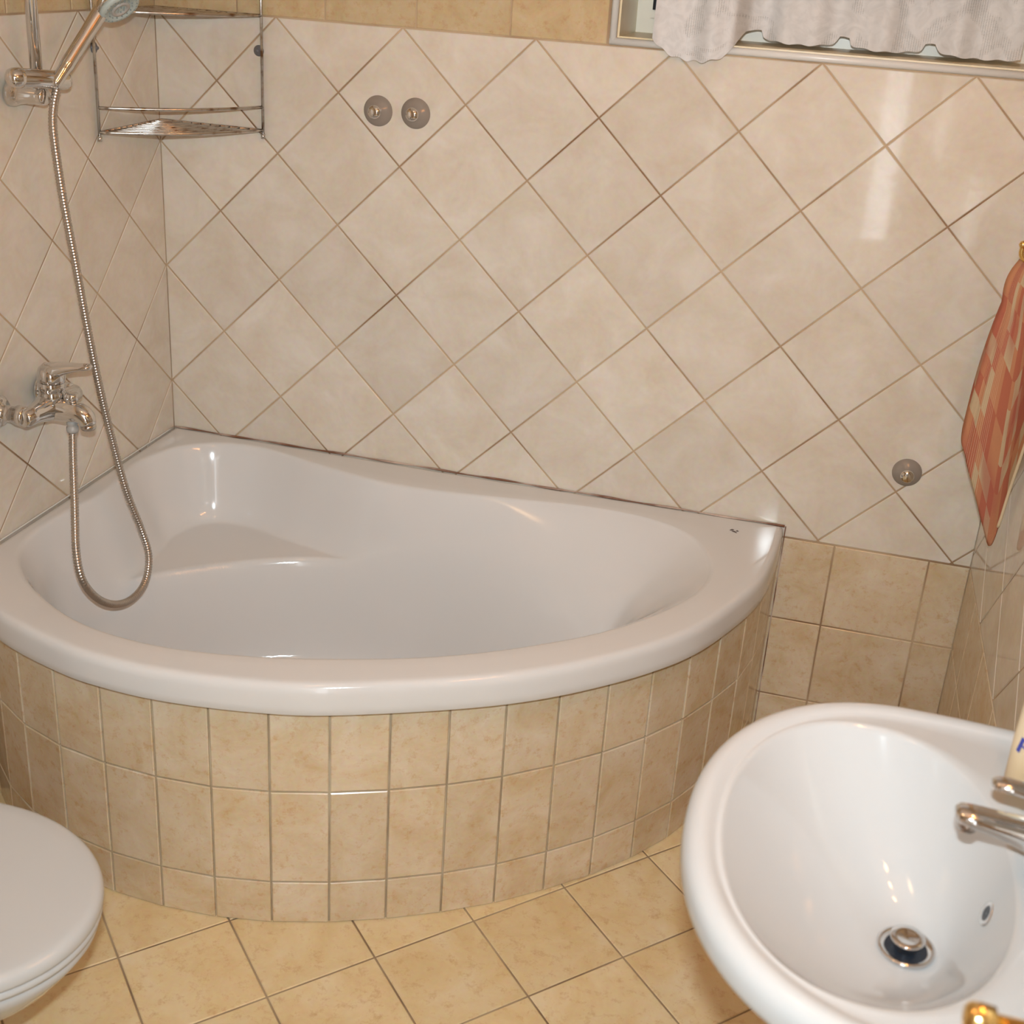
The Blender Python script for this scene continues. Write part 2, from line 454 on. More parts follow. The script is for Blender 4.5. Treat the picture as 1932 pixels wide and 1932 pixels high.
# ------------------------------------------------------------------ floor
fm = MB().box(-0.15, XR + 0.15, YF - 2.6, 0.24, -0.12, -E0)
floor = tag(fm.build('floor', M['grout_floor']), 'sand coloured floor tiles laid diagonally with dark joints', None, None, 'structure')
FT = 0.2009; fa = 0.7866; fo = (0.487, -1.1116)
fplace = surf((0, 0, 0), (1, 0, 0), (0, 1, 0))
for i in range(-20, 20):
    for k in range(-20, 20):
        ca, sa = math.cos(fa), math.sin(fa); g = GR / 2 / FT
        def nd(u, v): return (fo[0] + FT * (u * ca + v * sa), fo[1] + FT * (u * sa - v * ca))
        p = [nd(i + g, k + g), nd(i + g, k + 1 - g), nd(i + 1 - g, k + 1 - g), nd(i + 1 - g, k + g)]
        cx_, cy_ = nd(i + 0.5, k + 0.5)
        if all(q[0] < 1.44 and q[1] > -0.95 * (1 - (max(q[0] - 0.45, 0) / 1.05) ** 2) ** 0.5 + 0.05 for q in p): continue   # wholly under the bath
        p = clip_rect(p, 0.002, XR - 0.002, YF + 0.002, -0.002)
        if p: tile_obj(p, fplace, M['floor'], floor, jitter=0.0006)

# ------------------------------------------------------------------ walls
WX0, WX1, WZ0, WZ1 = 1.028, 1.83, 1.527, 2.18       # window opening
mb = MB()
mb.box(-0.15, WX0, E0, 0.24, 0, ZC); mb.box(WX1, XR + 0.15, E0, 0.24, 0, ZC)
mb.box(WX0, WX1, E0, 0.24, 0, WZ0); mb.box(WX0, WX1, E0, 0.24, WZ1, ZC)
wall_back = tag(mb.build('wall_back', M['grout']), 'tiled wall behind the bath, pale tiles set on their corners', kind='structure')
bplace = surf((0, 0, 0), (1, 0, 0), (0, 0, 1))
diamonds(wall_back, bplace, -0.0014, XR + 0.0014, Z_LO, Z_HI, 0.5 * D, Z_ROW7, M['diamond'])
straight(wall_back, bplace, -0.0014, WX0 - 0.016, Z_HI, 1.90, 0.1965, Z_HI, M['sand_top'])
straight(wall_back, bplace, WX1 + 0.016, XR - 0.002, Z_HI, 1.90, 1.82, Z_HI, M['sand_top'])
straight(wall_back, bplace, 1.40, XR + 0.0014, 0.002, Z_LO - 0.001, 1.6165, 0.0960, M['sand'])

wall_left = tag(MB().box(-0.15, -E0, YF - 0.12, 0.24, 0, ZC).build('wall_left', M['grout']), 'tiled side wall carrying the bath mixer and shower rail', kind='structure')
lplace = surf((0, 0, 0), (0, 1, 0), (0, 0, 1))
diamonds(wall_left, lplace, -2.30, 0.0014, Z_LO, Z_HI, -0.5 * D, Z_ROW7, M['diamond'])
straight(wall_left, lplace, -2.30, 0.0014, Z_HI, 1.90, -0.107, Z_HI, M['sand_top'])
straight(wall_left, lplace, -2.30, -0.80, 0.002, Z_LO - 0.001, -0.107, 0.0960, M['sand'])

wall_right = tag(MB().box(XR + E0, XR + 0.15, YF - 0.12, 0.24, 0, ZC).build('wall_right', M['grout']), 'tiled side wall behind the washbasin and towel', kind='structure')
rplace = surf((XR, 0, 0), (0, -1, 0), (0, 0, 1))
diamonds(wall_right, rplace, -0.0014, 2.30, Z_LO, Z_HI, 0.26, Z_ROW7, M['diamond'])
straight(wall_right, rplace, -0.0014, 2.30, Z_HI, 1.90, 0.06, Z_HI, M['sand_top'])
straight(wall_right, rplace, -0.0014, 2.30, 0.002, Z_LO - 0.001, 0.16, 0.0960, M['sand'])

DX0, DX1, DZ = 0.90, 1.748, 2.02
mb = MB(); mb.box(-0.15, DX0, YF - 0.12, YF, 0, ZC); mb.box(DX1, XR + 0.15, YF - 0.12, YF, 0, ZC); mb.box(DX0, DX1, YF - 0.12, YF, DZ, ZC)
tag(mb.build('wall_front', M['plaster']), 'plastered wall with the door, behind the viewer', kind='structure')
tag(MB().box(-0.15, XR + 0.15, YF - 0.12, 0.24, ZC, ZC + 0.1).build('ceiling', M['plaster']), 'plain white ceiling', kind='structure')

# door, left ajar outwards so that daylight from the hall enters by a narrow gap
door = bpy.data.objects.new('door_1', None); col.objects.link(door); door.location = (DX0 + 0.01, YF - 0.12, 0)
tag(door, 'white door standing ajar behind the viewer', kind='structure')
ang = math.radians(-25.0); ca, sa = math.cos(ang), math.sin(ang)
def dp(u, w, z): return (DX0 + 0.01 + u * ca - w * sa, YF - 0.12 + u * sa + w * ca, z)
bxv = [dp(u, w, z) for u in (0, 0.82) for w in (-0.04, 0) for z in (0.01, DZ - 0.01)]
bxf = [(0, 1, 3, 2), (4, 6, 7, 5), (0, 4, 5, 1), (2, 3, 7, 6), (0, 2, 6, 4), (1, 5, 7, 3)]
leaf = obj('door_leaf', bxv, bxf, M['paint'], door)
hm = MB(); hm.tube([dp(0.77, 0, 1.06), dp(0.77, 0.055, 1.06), dp(0.76, 0.06, 1.06), dp(0.65, 0.06, 1.06)], 0.011, 10)
hm.build('door_handle', M['brass'], door)
fmb = MB(); fmb.box(DX0 - 0.06, DX0, YF - 0.005, YF + 0.015, 0, DZ + 0.06); fmb.box(DX1, DX1 + 0.06, YF - 0.005, YF + 0.015, 0, DZ + 0.06); fmb.box(DX0, DX1, YF - 0.005, YF + 0.015, DZ, DZ + 0.06)
fmb.build('door_frame', M['paint'], door)

# window in its recess
win = bpy.data.objects.new('window_1', None); col.objects.link(win); win.location = (WX0, 0.19, WZ0)
tag(win, 'small white framed window set deep above the bath', kind='structure')
MB().box(WX0, WX1, 0.001, 0.20, WZ0, WZ0 + 0.004).build('window_sill', M['sill'], win)
MB().box(WX0, WX0 + 0.004, 0.001, 0.20, WZ0 + 0.004, WZ1).build('reveal', M['sill'], win)
MB().box(WX1 - 0.004, WX1, 0.001, 0.20, WZ0 + 0.004, WZ1).build('reveal', M['sill'], win)
mb = MB()
mb.box(WX0 + 0.004, WX0 + 0.06, 0.19, 0.235, WZ0 + 0.004, WZ1); mb.box(WX1 - 0.06, WX1 - 0.004, 0.19, 0.235, WZ0 + 0.004, WZ1)
mb.box(WX0 + 0.06, WX1 - 0.06, 0.19, 0.235, WZ0 + 0.004, WZ0 + 0.06); mb.box(WX0 + 0.06, WX1 - 0.06, 0.19, 0.235, WZ1 - 0.06, WZ1)
mb.build('window_frame', M['pvc'], win)
mb = MB(); a0, a1, c0, c1 = WX0 + 0.035, WX1 - 0.035, WZ0 + 0.035, WZ1 - 0.03
mb.box(a0, a0 + 0.06, 0.172, 0.19, c0, c1); mb.box(a1 - 0.06, a1, 0.172, 0.19, c0, c1)
mb.box(a0 + 0.06, a1 - 0.06, 0.172, 0.19, c0, c0 + 0.06); mb.box(a0 + 0.06, a1 - 0.06, 0.172, 0.19, c1 - 0.06, c1)
sash = mb.build('sash', M['pvc'], win)
MB().box(a0 + 0.06, a1 - 0.06, 0.198, 0.202, c0 + 0.06, c1 - 0.06).build('pane', M['glass'], win)
MB().box(WX0, WX1, 0.225, 0.238, WZ0 + 0.04, WZ1).build('sky_blocker', M['pvc'], win)  # unseen board added behind the pane to keep sky light out
hb = MB(); hb.tube([(WX0 + 0.047, 0.168, WZ0 + 0.052), (WX0 + 0.047, 0.168, WZ0 + 0.085)], 0.0075, 12)
tag(hb.build('hinge', M['dark'], win), 'dark hinge cap')

# tile edge trim around the recess
def trim(name, pts, lab):
    tag(obj(name, *tube(pts, 0.0075, 10), M['trim'], None, True), lab, kind='structure')
trim('trim_1', [(WX0 - 0.014, -0.001, WZ0 - 0.006), (WX1 + 0.012, -0.001, WZ0 - 0.006)], 'white edging strip along the front of the window sill')
trim('trim_2', [(WX0 - 0.008, -0.001, WZ0 - 0.004), (WX0 - 0.008, -0.001, WZ1 + 0.01)], 'white edging strip up the side of the window recess')

# ------------------------------------------------------------------ bathtub
RIMZ = 0.530
front = catmull([(1.503, -0.0012), (1.497, -0.130), (1.480, -0.262), (1.440, -0.388), (1.363, -0.545), (1.235, -0.690), (1.068, -0.818),
                 (0.825, -0.938), (0.680, -0.980), (0.529, -1.000), (0.410, -0.997), (0.316, -0.980), (0.180, -0.933), (0.075, -0.868), (0.0012, -0.800)], 10)
outer = np.array([(0.0012, -0.0012)] + [(x, -0.0012) for x in np.linspace(0.03, 1.48, 40)] + [tuple(p) for p in front] + [(0.0012, y) for y in np.linspace(-0.77, -0.03, 24)])
opening = catmull([(0.040, -0.250), (0.050, -0.185), (0.078, -0.115), (0.136, -0.066), (0.200, -0.046), (0.270, -0.046), (0.340, -0.062), (0.414, -0.084), (0.565, -0.118), (0.699, -0.124),
                   (0.878, -0.100), (1.057, -0.074), (1.205, -0.082), (1.308, -0.136), (1.362, -0.240), (1.364, -0.343), (1.318, -0.455), (1.219, -0.587),
                   (1.094, -0.694), (0.970, -0.775), (0.843, -0.834), (0.670, -0.893), (0.487, -0.923), (0.318, -0.901), (0.170, -0.823), (0.080, -0.735),
                   (0.042, -0.640), (0.045, -0.520), (0.060, -0.415), (0.050, -0.320)], 12, True)
CT = np.array((0.62, -0.47))
def polar(poly, th):
    d = np.array((math.cos(th), math.sin(th))); best = None
    A = poly - CT; B = np.roll(poly, -1, 0) - CT
    e = B - A; den = d[0] * e[:, 1] - d[1] * e[:, 0]
    with np.errstate(divide='ignore', invalid='ignore'):
        t = (A[:, 0] * e[:, 1] - A[:, 1] * e[:, 0]) / den
        s = (A[:, 0] * d[1] - A[:, 1] * d[0]) / den
    ok = (np.abs(den) > 1e-12) & (s >= -1e-6) & (s <= 1 + 1e-6) & (t > 0)
    return CT + d * t[ok].max()
ths = list(np.linspace(0, 2 * math.pi, 440, endpoint=False))
for c in ((0.0012, -0.0012), (1.503, -0.0012), (0.0012, -0.80)):
    ths.append(math.atan2(c[1] - CT[1], c[0] - CT[0]) % (2 * math.pi))
ths = sorted(ths)
RO = np.array([polar(outer, t) for t in ths]); OP = np.array([polar(opening, t) for t in ths])
dvec = CT - RO; dvec /= np.linalg.norm(dvec, axis=1)[:, None]

def dist_to(poly, P):
    A = poly; B = np.roll(poly, -1, 0); e = B - A; l2 = (e ** 2).sum(1)
    out = np.full(len(P), 1e9)
    for i in range(len(A)):
        t = np.clip(((P - A[i]) @ e[i]) / max(l2[i], 1e-12), 0, 1)
        q = A[i] + t[:, None] * e[i]
        out = np.minimum(out, ((P - q) ** 2).sum(1))
    return np.sqrt(out)

sx_ = np.array([-0.1, 0.0, 0.10, 0.157, 0.223, 0.29, 0.413, 0.594, 0.72, 0.9, 1.6])
sy_ = np.array([-0.66, -0.575, -0.490, -0.431, -0.368, -0.303, -0.232, -0.160, -0.125, -0.06, 0.4])
xs_ = np.linspace(-0.4, 1.9, 700); ys_ = np.interp(xs_, sx_, sy_)
for _ in range(3): ys_ = np.convolve(np.pad(ys_, 15, mode='edge'), np.ones(31) / 31, 'valid')
def tub_z(P):
    """drop from the rim to seat height near the opening, then from seat height to the tub floor along the seat's edge"""
    d = dist_to(opening, P); x, y = P[:, 0], P[:, 1]
    g = sstep((x - 0.70) / 0.55)                       # the right end leans back
    top = RIMZ - 0.004; seat = 0.357; base = 0.128
    t1 = np.clip(d / (0.085 + 0.16 * g), 0, 1)
    z = top - (top - seat) * (0.45 * sstep(t1) + 0.55 * np.sin(t1 * math.pi / 2))
    ye = np.interp(x, xs_, ys_); e = (y - ye) * 0.76
    A = d - (0.034 + 0.10 * g); B = -e - 0.004
    k = 0.11; hh = np.maximum(k - np.abs(A - B), 0) / k
    D = np.minimum(A, B) - hh * hh * k * 0.25 + 0.006
    t2 = np.clip(D / (0.062 + 0.19 * g), 0, 1)
    return z - (seat - base) * sstep(t2) - 0.006 * np.clip(d / 0.4, 0, 1)

rings = []
def add_ring(P, z):
    z = np.broadcast_to(z, (len(P),)); rings.append([(p[0], p[1], q) for p, q in zip(P, z)])
for off, z in ((0.010, 0.4705), (0.002, 0.4705), (0.0, 0.473), (0.0, 0.487), (0.0005, 0.500), (0.001, 0.5120), (0.0022, 0.5185), (0.0050, 0.5242), (0.0090, 0.5280), (0.0140, 0.5297), (0.020, RIMZ)):
    add_ring(RO + dvec * off, z)
a = RO + dvec * 0.020; bnd = OP - dvec * 0.010
L_ = np.linalg.norm(bnd - a, axis=1)
for t in (0.33, 0.66): add_ring(a + (bnd - a) * t, RIMZ)
add_ring(OP - dvec * 0.010, RIMZ); add_ring(OP - dvec * 0.004, RIMZ - 0.0009); add_ring(OP, RIMZ - 0.004)
ss = list(1 - np.linspace(0, 1, 130)[1:] ** 1.1 * 0.985)
for s in ss:
    P = CT + (OP - CT) * s; add_ring(P, tub_z(P))
bath = empty('bathtub', (0.75, -0.5, 0.125), 'white acrylic corner bathtub with built-in corner seat', 'bathtub')
v, f = rings_mesh(rings)
obj('tub_shell', v, f, M['acrylic'], bath, True)
pts = [(0.0028, -0.80 + 0.8 * t, RIMZ + 0.0004) for t in np.linspace(0, 0.99, 30)]
tag(obj('sealant', *tube(pts, 0.0018, 6), M['trim'], bath, True), 'pale sealant bead along the side wall')
pts = [(x, -0.0032, RIMZ + 0.0004 + 0.0006 * math.sin(x * 31)) for x in np.linspace(0.005, 1.503, 90)]
tag(obj('sealant', *tube(pts, [0.0022 + 0.0007 * math.sin(x[0] * 47) for x in pts], 6), M['seal'], bath, True), 'brown stained sealant bead along the back wall')
pts = [(1.5052, -0.0022, z) for z in np.linspace(0.01, RIMZ, 24)]
tag(obj('sealant', *tube(pts, 0.0014, 6), M['seal'], bath, True), 'stained sealant at the bath corner')
mk = MB()
for x, y, l, an in ((1.392, -0.068, 0.010, 0.6), (1.398, -0.076, 0.013, -0.5), (1.404, -0.070, 0.006, 0.2)):
    dx, dy = math.cos(an) * l / 2, math.sin(an) * l / 2
    mk.tube([(x - dx, y - dy, RIMZ + 0.0003), (x, y + 0.001, RIMZ + 0.0006), (x + dx, y + dy, RIMZ + 0.0003)], [0.0008, 0.0018, 0.0008], 6)
tag(mk.build('maker_mark', M['mark'], bath), 'small worn dark mark on the rim')

# tiled curved front of the bath
sk = catmull([(1.499, -0.002), (1.494, -0.085), (1.482, -0.170), (1.456, -0.285), (1.412, -0.385), (1.358, -0.487), (1.300, -0.566), (1.230, -0.643), (1.150, -0.714), (1.069, -0.777),
              (0.979, -0.833), (0.890, -0.879), (0.794, -0.920), (0.699, -0.950), (0.593, -0.971), (0.487, -0.976), (0.373, -0.968), (0.263, -0.944), (0.171, -0.905), (0.080, -0.845), (0.004, -0.775)], 12)
seg = np.r_[0, np.cumsum(np.linalg.norm(np.diff(sk, axis=0), axis=1))]
def at_len(s): return np.array((np.interp(s, seg, sk[:, 0]), np.interp(s, seg, sk[:, 1])))
s0 = seg[np.argmin(np.abs(sk[:, 0] - 0.598) + 10 * (sk[:, 1] > -0.5))]
panel = empty('tiled_bath_surround', (0.9, -0.9, 0), 'curved front of the bathtub clad in narrow sand coloured tiles', 'bath panel')
STEP = 0.1040
js = sorted([s0 + k * STEP for k in range(-14, 10) if 0.012 < s0 + k * STEP < seg[-1] - 0.012])
js = [0.0] + js + [seg[-1]]
nb_ = 140; bkv = []; bkf = []
for i in range(nb_):
    s = seg[-1] * i / (nb_ - 1); p = at_len(s); q = at_len(min(s + 0.004, seg[-1])) - at_len(max(s - 0.004, 0)); q /= np.linalg.norm(q)
    nrm = np.array((-q[1], q[0]))           # outward: path runs from the back wall round to the left
    if nrm @ (p - np.array((0.5, -0.3))) < 0: nrm = -nrm
    for off in (-0.004, -0.03):
        for z in (0.0005, 0.4700): bkv.append((*(p + nrm * off), z))
for i in range(nb_ - 1):
    a, c = i * 4, (i + 1) * 4
    bkf += [(a, c, c + 1, a + 1), (a + 2, a + 3, c + 3, c + 2), (a + 1, c + 1, c + 3, a + 3), (a, a + 2, c + 2, c)]
bkf += [(0, 1, 3, 2), ((nb_ - 1) * 4, (nb_ - 1) * 4 + 2, (nb_ - 1) * 4 + 3, (nb_ - 1) * 4 + 1)]
tag(obj('joint_bed', bkv, bkf, M['grout_panel'], panel), 'grey brown mortar joints')
for i in range(len(js) - 1):
    A, B = at_len(js[i]), at_len(js[i + 1]); e = B - A; wd = np.linalg.norm(e)
    if wd < 0.012: continue
    e = e / wd; nrm = np.array((-e[1], e[0])); mid = (A + B) / 2
    if nrm @ (mid - np.array((0.5, -0.3))) < 0: nrm = -nrm
    bulge = 0.0009
    U = Vector((-nrm[1], nrm[0], 0)); V = Vector((0, 0, 1)); W = Vector((nrm[0], nrm[1], 0))
    if U.cross(V).dot(W) < 0: U = -U
    O = Vector((*(mid + nrm * bulge), 0))
    def place(u, v, U=U, V=V, W=W, O=O):
        mm = Matrix((U, V, W)).transposed().to_4x4(); mm.translation = O + U * u + V * v; return mm
    hw = round(wd / 2 - 0.0019, 4)
    for z0, z1 in ((0.0010, 0.0915), (0.0950, 0.2905), (0.2940, 0.4690)):
        o = tile_obj([(-hw, z0), (hw, z0), (hw, z1), (-hw, z1)], place, M['sand'], None, th=0.005, jitter=0.003)
        if o is not None:
            mw = o.matrix_basis.copy(); o.parent = panel; o.matrix_parent_inverse = panel.matrix_basis.inverted()

# ------------------------------------------------------------------ bath mixer on the left wall
YM = -0.585
mix = empty('bath_mixer', (0.0, YM, 0.80), 'chrome single lever bath mixer on the wall above the bathtub', 'mixer tap')
for s in (-1, 1):
    mb = MB(); mb.lathe([(0.001, 0.030), (0.004, 0.033), (0.010, 0.033), (0.018, 0.026), (0.022, 0.016), (0.050, 0.0155), (0.050, 0.0195), (0.066, 0.0195), (0.070, 0.017)], (0, YM + s * 0.075, 0.795), (1, 0, 0), 28)
    mb.build('wall_flange', M['chrome'], mix, True)
body = []
for y, r in ((-0.088, 0.012), (-0.084, 0.017), (-0.060, 0.0185), (-0.040, 0.021), (-0.024, 0.026), (0, 0.028), (0.024, 0.026), (0.040, 0.021), (0.060, 0.0185), (0.084, 0.017), (0.088, 0.012)):
    body.append((y, r))
mb = MB(); mb.lathe([(y + 0.088, r) for y, r in body], (0.072, YM - 0.088, 0.793), (0, 1, 0), 28)
mb.build('mixer_body', M['chrome'], mix, True)
mb = MB(); mb.lathe([(0, 0.020), (0.006, 0.0245), (0.020, 0.0265), (0.024, 0.0245), (0.027, 0.0245), (0.030, 0.0265), (0.040, 0.0270), (0.044, 0.0255), (0.046, 0.0255)], (0.078, YM, 0.800), (0, 0, 1), 36)
mb.build('cartridge_collar', M['chrome'], mix, True)
# lever cap and blade
mb = MB(); mb.lathe([(0, 0.0262), (0.008, 0.0270), (0.018, 0.0268), (0.026, 0.0245), (0.032, 0.019), (0.035, 0.010), (0.036, 0.001)], (0.078, YM, 0.845), (0.10, 0, 1), 36)
lv, lf = [], []
secs = [(0.070, 0.862, 0.0250, 0.0185), (0.100, 0.871, 0.0225, 0.0135), (0.125, 0.878, 0.0180, 0.0090), (0.148, 0.883, 0.0140, 0.0062), (0.163, 0.8850, 0.0110, 0.0055), (0.168, 0.8855, 0.006, 0.003)]
n = 16
for x, z, hw, hh in secs:
    for k in range(n):
        a = 2 * math.pi * k / n; lv.append((x, YM + hw * math.copysign(abs(math.cos(a)) ** 0.7, math.cos(a)), z + hh * math.copysign(abs(math.sin(a)) ** 0.8, math.sin(a))))
for i in range(len(secs) - 1):
    for k in range(n): lf.append((i * n + k, i * n + (k + 1) % n, (i + 1) * n + (k + 1) % n, (i + 1) * n + k))
lf += [tuple(range(n)), tuple((len(secs) - 1) * n + k for k in range(n))]
mb.add(lv, lf); mb.build('lever', M['chrome'], mix, True)
sp = catmull([(0.074, YM, 0.790), (0.100, YM, 0.789), (0.122, YM, 0.788), (0.138, YM, 0.7855), (0.149, YM, 0.777), (0.152, YM, 0.766)], 5)
mb = MB(); mb.tube([tuple(p) for p in sp], list(np.interp(np.linspace(0, 1, len(sp)), [0, 0.4, 0.8, 1], [0.026, 0.0225, 0.0180, 0.0155])), 20)
spout = mb.build('spout', M['chrome'], mix, True)
mb = MB(); mb.lathe([(0, 0.0135), (0.004, 0.0150), (0.010, 0.0150), (0.011, 0.0115), (0.0112, 0.010)], (0.152, YM, 0.756), (0, 0, 1), 24)
mb.build('aerator', M['wire'], spout, True)
mb = MB(); mb.lathe([(0, 0.007), (0.012, 0.007), (0.014, 0.0115), (0.018, 0.0130), (0.026, 0.0130), (0.030, 0.0115), (0.031, 0.004)], (0.118, YM, 0.796), (0.12, 0, 1), 24)
mb.build('diverter_knob', M['chrome'], mix, True)
mb = MB(); mb.lathe([(0, 0.0105), (0.004, 0.0118), (0.011, 0.0118), (0.012, 0.0098), (0.016, 0.0098), (0.017, 0.0108), (0.026, 0.0108)], (0.117, YM, 0.744), (0, 0, 1), 20)
mb.build('hose_nut', M['head_ring'], mix, True)

# ------------------------------------------------------------------ shower rail, hand shower, hose
rail = empty('shower_rail', (0.0, -0.527, 1.36), 'chrome vertical shower rail with sliding holder on the left wall', 'shower rail')
PX, PY = 0.062, -0.527
obj('rail_tube', *tube([(PX, PY, 1.366), (PX, PY, 1.99)], 0.0108, 20), M['chrome'], rail, True)
for z in (1.376, 1.98):
    mb = MB(); mb.lathe([(0.001, 0.021), (0.004, 0.0235), (0.012, 0.0235), (0.022, 0.019), (0.034, 0.0165), (PX, 0.0165), (PX + 0.012, 0.0165), (PX + 0.015, 0.0145), (PX + 0.016, 0.002)], (0, PY, z), (1, 0, 0), 28)
    mb.build('wall_bracket', M['chrome'], rail, True)
A, B = Vector((0.052, -0.600, 1.414)), Vector((0.096, -0.480, 1.402))
dr = (B - A).normalized(); ln = (B - A).length
mb = MB(); mb.lathe([(0.026, 0.0165), (0.028, 0.0172), (ln - 0.012, 0.0172), (ln - 0.004, 0.0150), (ln, 0.009), (ln + 0.001, 0.001)], A, dr, 28)
mb.build('slider_holder', M['chrome'], rail, True)
mb = MB(); mb.lathe([(0.000, 0.001), (0.001, 0.008), (0.005, 0.0140), (0.012, 0.0172), (0.020, 0.0180), (0.0275, 0.0180), (0.0285, 0.0170)], A, dr, 28)
mb.build('clamp_knob', M['chrome'], rail, True)

hand = empty('hand_shower', (0.100, -0.500, 1.40), 'chrome hand shower with grey spray face leaning in its holder', 'hand shower')
hp = np.array([np.array((0.0935, -0.5235, 1.3965)) + np.array((0.025, 0.055, 0.073)) * t for t in np.linspace(0, 1.80, 24)])
hr = list(np.interp(np.linspace(0, 1, len(hp)), [0, 0.10, 0.22, 0.26, 0.7, 1], [0.0100, 0.0108, 0.0115, 0.0128, 0.0130, 0.0150]))
obj('handle', *tube([tuple(p) for p in hp], hr, 24), M['chrome'], hand, True)
hax = Vector((0.654, -0.172, -0.737)).normalized()
hc = Vector((0.1545, -0.4075, 1.5475))
mb = MB(); mb.lathe([(-0.018, 0.004), (-0.016, 0.016), (-0.010, 0.029), (0.0, 0.0385), (0.010, 0.0410), (0.016, 0.0405)], hc, hax, 40)
mb.build('head_shell', M['chrome'], hand, True)
mb = MB(); mb.lathe([(0.0155, 0.0405), (0.0215, 0.0400), (0.0245, 0.0370), (0.0250, 0.0290), (0.0235, 0.0275), (0.0235, 0.001)], hc, hax, 40)
face = mb.build('spray_face', M['head_face'], hand, True)
mb = MB(); mb.lathe([(0.0235, 0.019), (0.0260, 0.018), (0.0260, 0.013), (0.0235, 0.012)], hc, hax, 32, False)
mb.build('spray_ring', M['head_ring'], face, True)
_, hu, hw_ = frame_of(hax)
mb = MB()
for rr, cnt in ((0.0325, 20), (0.0235, 14), (0.007, 6)):
    for k in range(cnt):
        a = 2 * math.pi * k / cnt; mb.lathe([(0.0225, 0.0016), (0.0262, 0.0012)], hc + (hu * math.cos(a) + hw_ * math.sin(a)) * rr, hax, 6)
mb.build('nozzles', M['nozzle'], face)

HP = [(0.092, -0.512, 1.392), (0.092, -0.528, 1.36), (0.093, -0.536, 1.314), (0.100, -0.533, 1.198), (0.110, -0.523, 1.066), (0.120, -0.515, 0.938), (0.132, -0.504, 0.803), (0.146, -0.489, 0.673), (0.162, -0.480, 0.576), (0.182, -0.466, 0.487), (0.200, -0.473, 0.430), (0.211, -0.513, 0.389), (0.211, -0.568, 0.378), (0.206, -0.623, 0.394), (0.198, -0.667, 0.430), (0.188, -0.695, 0.482), (0.172, -0.685, 0.538), (0.148, -0.643, 0.619), (0.126, -0.604, 0.702), (0.117, YM, 0.748)]
hs = catmull(HP, 24); ln_ = np.r_[0, np.cumsum(np.linalg.norm(np.diff(hs, axis=0), axis=1))]
nr = 1100; sl = np.linspace(0, ln_[-1], nr)
hpt = np.c_[np.interp(sl, ln_, hs[:, 0]), np.interp(sl, ln_, hs[:, 1]), np.interp(sl, ln_, hs[:, 2])]
kern = np.ones(9) / 9
for c in range(3):
    q = np.r_[np.full(4, hpt[0, c]), hpt[:, c], np.full(4, hpt[-1, c])]; hpt[:, c] = np.convolve(q, kern, 'valid')
hose = tag(obj('shower_hose', *tube([tuple(p) for p in hpt], [0.0070 + (0.0009 if (k % 4) < 2 else 0) for k in range(nr)], 10), M['hose'], None, True),
           'ribbed metal shower hose hanging in a loop into the bathtub', 'hose')

# ------------------------------------------------------------------ wire corner shelf
shelf = empty('corner_shelf', (0.02, -0.02, 1.26), 'two tier chrome wire corner shelf in the corner above the bathtub', 'corner shelf')
LX, RXp = (0.009, -0.256), (0.258, -0.009)
for p in (LX, RXp):
    obj('upright', *tube([(*p, 1.262), (*p, 1.80)], 0.0033, 10), M['wire'], shelf, True)
    obj('foot_cap', *tube([(*p, 1.256), (*p, 1.266)], 0.0050, 10), M['wire'], shelf, True)
def bow(z, out, y0=LX, x0=RXp, nn=17):
    P = []
    for k in range(nn):
        t = k / (nn - 1); x = y0[0] + (x0[0] - y0[0]) * t; y = y0[1] + (x0[1] - y0[1]) * t
        o = out * math.sin(math.pi * t); P.append((x + o * 0.7071, y - o * 0.7071, z))
    return P
for z in (1.274, 1.513):
    tray = obj('tray_rim', *tube(bow(z, 0.036), 0.0036, 10), M['wire'], shelf, True)
    obj('tray_side', *tube([(*LX, z), (0.010, -0.010, z), (*RXp, z)], 0.0030, 8), M['wire'], shelf, True)
    for k in range(9):          # wires of the tray floor, parallel to the front
        t = 0.12 + 0.095 * k
        obj('tray_wire', *tube(bow(z, 0.036 * t, (0.010, -0.010 - 0.246 * t), (0.010 + 0.246 * t, -0.010)), 0.0021, 8), M['wire'], shelf, True)
obj('guard_rail', *tube(bow(1.3235, 0.036), 0.0034, 10), M['wire'], shelf, True)
obj('guard_rail', *tube(bow(1.5625, 0.036), 0.0034, 10), M['wire'], shelf, True)
for base, ax in (((0.247, 0.0, 1.440), (0, -1, 0)), ((0.0, -0.243, 1.440), (1, 0, 0))):
    mb = MB(); mb.lathe([(0.0005, 0.0120), (0.002, 0.0115), (0.005, 0.007), (0.008, 0.004), (0.0105, 0.003)], base, ax, 20)
    tag(mb.build('suction_cup', M['cup_dark'], shelf, True), 'small grey suction cup')

# ------------------------------------------------------------------ suction cup hooks
def suction_hook(x, z, r, lab):
    e = empty('suction_hook', (x, 0, z), lab, 'suction hook', 'suction hooks on the tiled wall')
    mb = MB(); mb.lathe([(0.0004, r), (0.0022, r * 0.99), (0.0075, r * 0.66), (0.0125, r * 0.42), (0.0145, r * 0.36)], (x, 0, z), (0, -1, 0), 36)
    mb.build('cup', M['cup'], e, True)
    mb = MB(); mb.lathe([(0.0135, 0.0105), (0.0190, 0.0100), (0.0205, 0.0138), (0.0250, 0.0148), (0.0290, 0.0130), (0.0312, 0.0070), (0.0316, 0.0005)], (x, 0, z), (0, -1, 0), 28)
    mb.build('knob', M['chrome'], e, True)
suction_hook(0.5235, 1.339, 0.0325, 'clear suction hook on back wall, nearer to the corner shelf')
suction_hook(0.6085, 1.3415, 0.0325, 'clear suction hook beside another on back wall, farther from the shelf')
suction_hook(1.737, 0.700, 0.0310, 'single clear suction hook low on the wall near the hanging towel')

